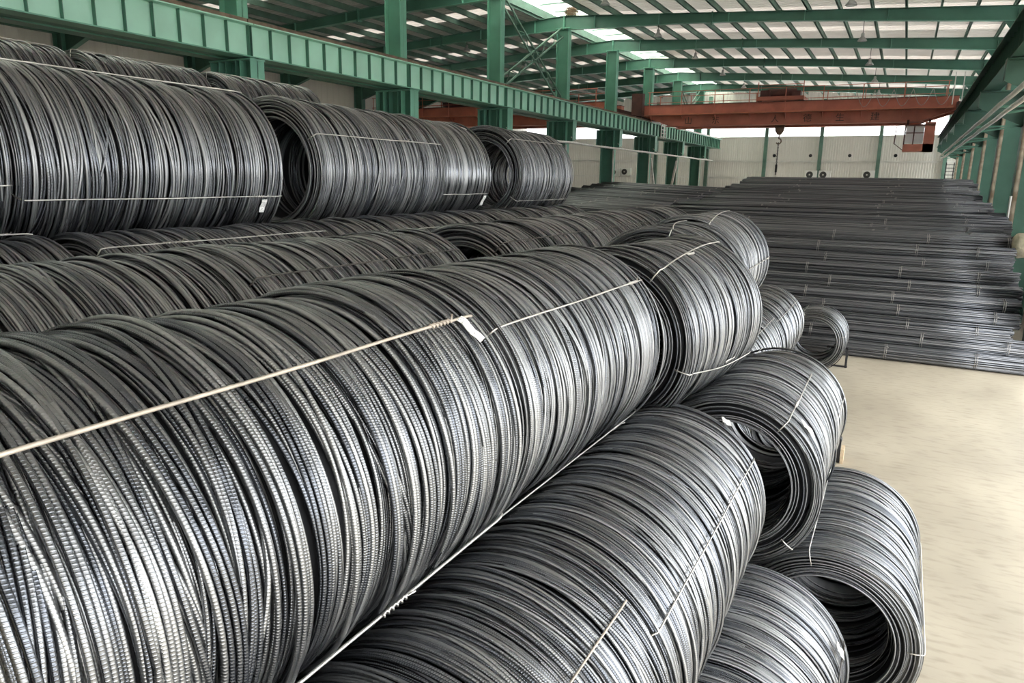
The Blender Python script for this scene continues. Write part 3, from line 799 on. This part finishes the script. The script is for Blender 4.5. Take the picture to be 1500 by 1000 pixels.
# ---------------------------------------------------------------- overhead cranes
def girder(e, x0, x1, ztop, zbot, mat, depth_y, taper=1.5, y0=0.0):
    """box girder with tapered ends, walkway ledge half way up"""
    zt = ztop; zb = zbot; zl = zb + (zt - zb) * .52
    poly = [(x0, zl - .05), (x0 + taper, zb), (x1 - taper, zb), (x1, zl - .05), (x1, zt), (x0, zt)]
    MB().prism(poly, y0, y0 + depth_y).build('box_girder', mat, e)
    MB().box(x0 + .2, x1 - .2, y0 - .55, y0, zl - .03, zl + .02).build('walkway', M['crane_light'], e)
    MB().box(x0 + taper - .2, x1 - taper + .2, y0 - .06, y0 + depth_y + .06, zb - .03, zb).build('bottom_plate', mat, e)
    MB().box(x0, x1, y0 - .05, y0 + depth_y + .05, zt, zt + .03).build('top_plate', M['crane_dark'], e)
    n = 9
    for i in range(n):
        x = x0 + .5 + (x1 - x0 - 1) * i / (n - 1)
        MB().box(x - .02, x + .02, y0 - .55, y0 - .52, zl, zl + 1.15).build('rail_post', mat, e)
        MB().prism([(y0 - .5, zl - .03), (y0, zl - .03), (y0, zl - .35)], x - .01, x + .01, 'x').build('ledge_gusset', mat, e)
    for h in (.6, 1.15):
        MB().tube([(x0 + .4, y0 - .535, zl + h), (x1 - .4, y0 - .535, zl + h)], .018, 6).build('handrail', mat, e)
YC = 40.3
cr = tag(empty('overhead_crane', (0, YC, H)), 'orange-red overhead travelling crane spanning the right bay', 'crane')
girder(cr, -13.3, 1.7, 4.02, 2.95, M['crane'], .45)
girder(cr, -13.3, 1.7, 4.0, 2.95, M['crane'], .45, y0=2.0)
for x in (-13.38, 1.77):
    MB().box(x - .14, x + .14, -.5, 3.0, 3.42, 3.75).build('end_carriage', M['crane_dark'], cr)
    for yy in (-.2, 2.7): MB().tube([(x - .06, yy, 3.53), (x + .06, yy, 3.53)], .15, 14).build('wheel', M['rail'], cr, False)
    MB().box(x - .3, x + .3, -.9, -.5, 3.45, 4.6).build('cage_post', M['crane_dark'], cr) if x < 0 else MB().tube([(x - .35, -.6, 3.6), (x - .35, -.6, 5.0), (x, -.6, 5.0), (x, -.6, 3.6)], .025, 6).build('cage_post', M['white_pipe'], cr)
# lettering on the girder (only what can be read)
for ch, u in (('山', -10.75), ('东', -9.3), ('人', -6.3), ('德', -4.75), ('生', -3.25), ('建', -1.7)):
    cu = bpy.data.curves.new('lettering', 'FONT'); cu.body = ch; cu.size = .42; cu.extrude = .004; cu.align_x = 'CENTER'
    cu.materials.append(M['ink'])
    o = link('lettering', cu)
    me = bpy.data.meshes.new_from_object(o.evaluated_get(bpy.context.evaluated_depsgraph_get()))
    bpy.data.objects.remove(o)
    link('lettering', me, cr, (u, -.012, 3.05), (math.pi / 2, 0, 0))
# trolley
tr = tag(empty('crane_trolley', (-6.2, YC + 1.2, H + 4.05)), 'dark red hoist trolley riding on top of the orange crane', 'trolley')
MB().box(-1.15, 1.15, -.9, .9, .08, .28).build('frame', M['crane'], tr)
MB().tube([(-.7, -.2, .5), (.7, -.2, .5)], .22, 14).build('drum', M['crane_dark'], tr)
MB().box(-1.0, -.55, -.8, -.2, .28, .6).build('motor', M['crane_dark'], tr)
MB().box(.55, .95, -.7, -.1, .28, .55).build('gearbox', M['crane_dark'], tr)
MB().tube([(-.3, .4, .45), (.6, .4, .45)], .16, 12).build('motor', M['crane_dark'], tr)
for x in (-1.1, 1.1):
    MB().box(x - .02, x + .02, -.88, -.84, .28, 1.0).build('rail_post', M['crane'], tr)
    for yy in (-.8, .8): MB().tube([(x * .85 - .05, yy, .05), (x * .85 + .05, yy, .05)], .07, 12).build('wheel', M['rail'], tr)
MB().tube([(-1.1, -.86, .85), (1.1, -.86, .85)], .018, 6).build('handrail', M['crane'], tr)
# hook block and chain
hk = tag(empty('crane_hook', (-6.2, YC + 1.2, H + 2.9)), 'grey hook block and hanging sling below the crane', 'hook')
for dx in (-.12, .12): MB().tube([(dx, 0, 1.3), (dx, 0, .05)], .012, 5).build('rope', M['black'], hk)
MB().prism([(-.26, .1), (-.2, -.25), (-.08, -.42), (.08, -.42), (.2, -.25), (.26, .1), (.15, .22), (-.15, .22)], -.1, .1).build('hook_block', M['rail'], hk)
MB().tube([(.0, 0, -.4), (.0, 0, -.62)] + [(.13 * math.cos(a) + .0, 0, -.75 + .13 * math.sin(a)) for a in np.linspace(1.57, -2.6, 12)], .035, 8).build('hook', M['rail'], hk, True)
for i in range(22):
    z = -.85 - .075 * i
    MB().tube([((.03 if i % 2 else 0) * math.cos(a), (0 if i % 2 else .03) * math.cos(a), z + .05 * math.sin(a)) for a in np.linspace(0, 6.28, 9)], .014, 5, False).build('chain_link', M['black'], hk)
MB().box(-.05, .05, -.05, .05, -2.35, -1.95).build('sling_weight', M['black'], hk)
# driver's cab
cb = tag(empty('crane_cab', (.15, YC - .1, H + 1.55)), 'rust-red operator cab with windows hung under the right end of the crane', 'crane cab')
MB().box(-.5, .75, -.6, .8, 0, .06).box(-.5, .75, -.6, -.56, .06, .32).box(-.5, .75, .76, .8, .06, .32).box(-.5, -.46, -.6, .8, .06, .32).build('lower_panel', M['crane'], cb)
MB().box(.32, .75, -.6, .8, .0, 1.3).build('back_panel', M['crane'], cb)
MB().box(-.5, .75, -.6, .8, 1.14, 1.2).build('roof_panel', M['crane_dark'], cb)
for x in (-.48, -.1):
    for yy in (-.58, .78): MB().box(x - .025, x + .025, yy - .025, yy + .025, .3, 1.18).build('window_post', M['crane_dark'], cb)
MB().box(-.5, .32, -.6, -.57, .8, .84).build('window_bar', M['crane_dark'], cb)
MB().box(-.44, .3, -.585, -.58, .34, 1.13).build('window_pane', M['glaze'], cb)
MB().tube([(-.5, -.6, 1.25), (-.85, -.6, 1.15), (-.88, -.6, .35), (-.5, -.6, .05)], .02, 6).tube([(-.87, -.6, .75), (-.5, -.6, .75)], .015, 6).tube([(-.86, .3, 1.15), (-.88, .3, .35)], .02, 6).build('guard_rail', M['crane_dark'], cb)
for x in (-.4, .5): MB().box(x - .05, x + .05, -.1, .1, 1.2, 1.45).build('hanger', M['crane_dark'], cb)
# cables looped along the crane walkway
for i in range(5):
    x0 = -2.6 + i * .8
    pts = [(x0 + t * .8, YC - .58, H + 4.35 - .75 * math.sin(math.pi * t)) for t in np.linspace(0, 1, 9)]
    tag(MB().tube(pts, .014, 5).build('festoon_cable', M['tie'], None, True), 'pale cable drooping from the crane handrail, %s loop from the trolley' % ORD[i], 'cable', 'festoon cable loops')
# crane of the left bay
cl = tag(empty('overhead_crane', (0, 37.5, H)), 'dark red overhead crane in the left bay, seen below the runway girder', 'crane')
girder(cl, -29.9, -14.3, 4.02, 2.95, M['crane'], .45, taper=1.5)
girder(cl, -29.9, -14.3, 4.0, 2.95, M['crane'], .45, taper=1.5, y0=2.0)
for x in (-14.2, -29.8): MB().box(x - .14, x + .14, -.5, 3.0, 3.42, 3.75).build('end_carriage', M['crane_dark'], cl)
tl = tag(empty('crane_trolley', (-23.5, 38.7, H + 4.05)), 'dark hoist trolley on the left bay crane', 'trolley')
MB().box(-1.4, 1.4, -.9, .9, .08, .3).build('frame', M['crane_dark'], tl)
MB().tube([(-.8, 0, .5), (.8, 0, .5)], .24, 12).build('drum', M['crane_dark'], tl)
MB().box(-1.3, -.8, -.7, .0, .3, .7).build('motor', M['crane_dark'], tl)
MB().tube([(-1.4, -.88, .3), (-1.4, -.88, 1.1), (1.4, -.88, 1.1), (1.4, -.88, .3)], .02, 5).build('handrail', M['crane_dark'], tl)

# ---------------------------------------------------------------- bracing, ladder, lamps, wall fittings
def lattice(label, a, b, w=.36):
    a, b = Vector(a), Vector(b); d = (b - a); n = int(d.length / .55)
    up = Vector((0, 0, 1)); side = d.normalized().cross(Vector((1, 0, 0))).normalized() * (w / 2)
    e = tag(empty('cross_brace', a), label, 'brace', 'braces between columns', 'structure')
    z = Vector((0, 0, 0))
    for s in (-1, 1): MB().bar(z + side * s, d + side * s, .06, .06).build('chord', M['green_grey'], e)
    for i in range(n):
        MB().bar(d * (i / n) + side * (1 if i % 2 else -1), d * ((i + 1) / n) - side * (1 if i % 2 else -1), .025, .025).build('lacing_bar', M['green_grey'], e)
ya, yb = BAYS[5], BAYS[6]
lattice('latticed cross brace rising away between two ridge columns', (XRIDGE, ya + .2, ZT + .1), (XRIDGE, yb - .2, ZRIDGE - .7))
lattice('latticed cross brace falling away between two ridge columns', (XRIDGE, ya + .2, ZRIDGE - .3), (XRIDGE, yb - .2, ZT + .1))
ya, yb = BAYS[9], BAYS[10]
lattice('far latticed brace high between the last ridge columns, rising', (XRIDGE, ya + .2, ZT + .1), (XRIDGE, yb - .2, ZRIDGE - .7))
lattice('far latticed brace high between the last ridge columns, falling', (XRIDGE, ya + .2, ZRIDGE - .7), (XRIDGE, yb - .2, ZT + .1))
ya, yb = BAYS[8], BAYS[9]
ym = (ya + yb) / 2
for q, (p0, p1, w) in enumerate((((XRIDGE + .3, ya + .2, 1.3 + H), (XRIDGE + .3, ym, 0.0), 'near'), ((XRIDGE + .3, yb - .2, 1.3 + H), (XRIDGE + .3, ym, 0.0), 'far'))):
    b = MB().bar(p0, p1, .12, .12)
    tag(b.build('cross_brace', M['white_pipe']), 'white slanting brace low between two far ridge columns, %s half of the vee' % w, 'brace', 'braces between columns', 'structure')

ld = tag(empty('access_ladder', (-13.1, 43.2, ZB)), 'pale caged ladder fixed to the left runway girder', 'ladder')
for yy in (0, .5, .9): MB().bar((0, yy, -.1), (0, yy, 1.0), .05, .05).build('stile', M['white_pipe'], ld)
for i in range(5): MB().bar((0, 0, .02 + i * .2), (0, .9, .02 + i * .2), .035, .035).build('rung', M['white_pipe'], ld)
ld = tag(empty('access_ladder', (2.2, 57.0, H)), 'dark ladder rack in the far right corner by the end wall', 'ladder')
for x in (0, .45, .9): MB().bar((x, 0, -H), (x, 0, 1.5), .06, .06).build('stile', M['black'], ld)
for i in range(9): MB().bar((0, 0, -.4 + i * .22), (.9, 0, -.4 + i * .22), .04, .04).build('rung', M['black'], ld)

def lamp(x, y, drop, label):
    z = roof_z(x) - .38
    e = tag(empty('pendant_lamp', (x, y, z)), label, 'lamp', 'high-bay lamps')
    MB().tube([(0, 0, 0), (0, 0, -drop)], .012, 5).build('cord', M['black'], e)
    MB().lathe((0, 0, -drop), [(.03, 0), (.06, -.03), (.06, -.12), (.08, -.15), (.15, -.24), (.165, -.28), (.155, -.28), (.07, -.15)], 16).build('lamp_shade', M['lamp'], e, True)
    MB().lathe((0, 0, -drop), [(.0, -.25), (.09, -.265), (.145, -.27)], 14).build('lamp_glass', M['lamp_glass'], e)
for n, y in enumerate(BAYS):
    if y < 15: continue
    w = ORD[len(BAYS) - 1 - n]
    lamp(-2.0, y, .42, 'bell-shaped high-bay lamp hanging at the right, %s frame from the end wall' % w)
    if y > 20: lamp(-9.6, y, .2, 'bell-shaped high-bay lamp hanging right of the ridge, %s frame from the end wall' % w)
    lamp(-18.7, y, .15, 'bell-shaped high-bay lamp hanging left of the ridge, %s frame from the end wall' % w)
    lamp(-27.6, y, .3, 'bell-shaped high-bay lamp over the left bay, %s frame from the end wall' % w)

def ac_unit(x, z, label):
    e = tag(empty('air_conditioner_unit', (x, YF - .45, z)), label, 'air conditioner', 'outdoor air units on the end wall')
    MB().box(-.42, .42, 0, .32, 0, .62).build('casing', M['white'], e)
    MB().tube([(-.1, -.012, .31), (-.1, .01, .31)], .24, 20).build('fan_grille', M['dark_grille'], e)
    MB().tube([(-.1, -.02, .31), (-.1, -.012, .31)], .06, 12).build('fan_hub', M['ac_white'], e)
    for dx in (-.3, .3): MB().bar((dx, 0, -.03), (dx, .42, -.03), .04, .05).build('wall_bracket', M['ac_white'], e)
for x, z, w in ((-6.39, .22, 'left one of the close pair'), (-5.45, .22, 'right one of the close pair'), (-2.5, .25, 'lone one on the right'), (-22.0, .25, 'left one seen between the ridge columns'), (-21.0, .3, 'right one seen between the ridge columns')):
    ac_unit(x, z + H + .12, 'white outdoor air unit on the end wall, %s' % w)
for x, w in ((-9.2, 'first'), (-6.6, 'second'), (-3.9, 'third'), (-.9, 'fourth')):
    tag(MB().tube([(x, YF - .02, 2.05 + H), (x, YF - .08, 2.05 + H)], .12, 14).build('wall_vent', M['black']), 'small round black vent in the end wall, %s from the left' % w, 'vent', 'round wall vents')

# bird's nest on the ridge frame
g = random.Random(3); nb = MB()
for i in range(170):
    a = g.uniform(0, 6.28); r = g.uniform(.05, .34); z = g.uniform(0, .3); b = a + g.uniform(.8, 2.2)
    nb.bar((r * math.cos(a), r * .7 * math.sin(a), z), (r * math.cos(b) * 1.15, r * .8 * math.sin(b), z + g.uniform(-.08, .1)), .014, .014)
ns = nb.build('bird_nest', M['twig'], loc=(XRIDGE + .35, BAYS[6] - .1, ZRIDGE - .02))
tag(ns, 'brown twig bird nest perched on the ridge rafter', 'bird nest')

# canvas sack over the bundle ends, notice board on the column
g = random.Random(5); mb = MB(); n = 14; m = 10; v = []; f = []
for i in range(m + 1):
    ph = math.pi * i / m
    for k in range(n):
        a = 2 * math.pi * k / n
        q = 1 + g.uniform(-.09, .09)
        s = lambda t: math.copysign(abs(t) ** .6, t)
        v.append((.20 * q * s(math.sin(ph)) * s(math.cos(a)), .20 * q * s(math.sin(ph)) * s(math.sin(a)), .27 * q * s(math.cos(ph))))
for i in range(m):
    for k in range(n): f.append((i * n + k, (i + 1) * n + k, (i + 1) * n + (k + 1) % n, i * n + (k + 1) % n))
tag(mb.add(v, f).build('canvas_sack', M['sack'], None, True, (2.52, 20.3, -1.32 + H)), 'crumpled pale canvas sack pulled over the ends of the rebar bundles', 'sack')

nbd = tag(empty('notice_board', (2.57, 24.2, H - .55)), 'small white notice board on a right-hand column above the rebar', 'notice board')
MB().box(-.015, .015, -.14, .14, -.28, .28).build('board', M['white'], nbd)
MB().box(-.02, .02, -.15, .15, .27, .30).build('top_rail', M['ac_white'], nbd)
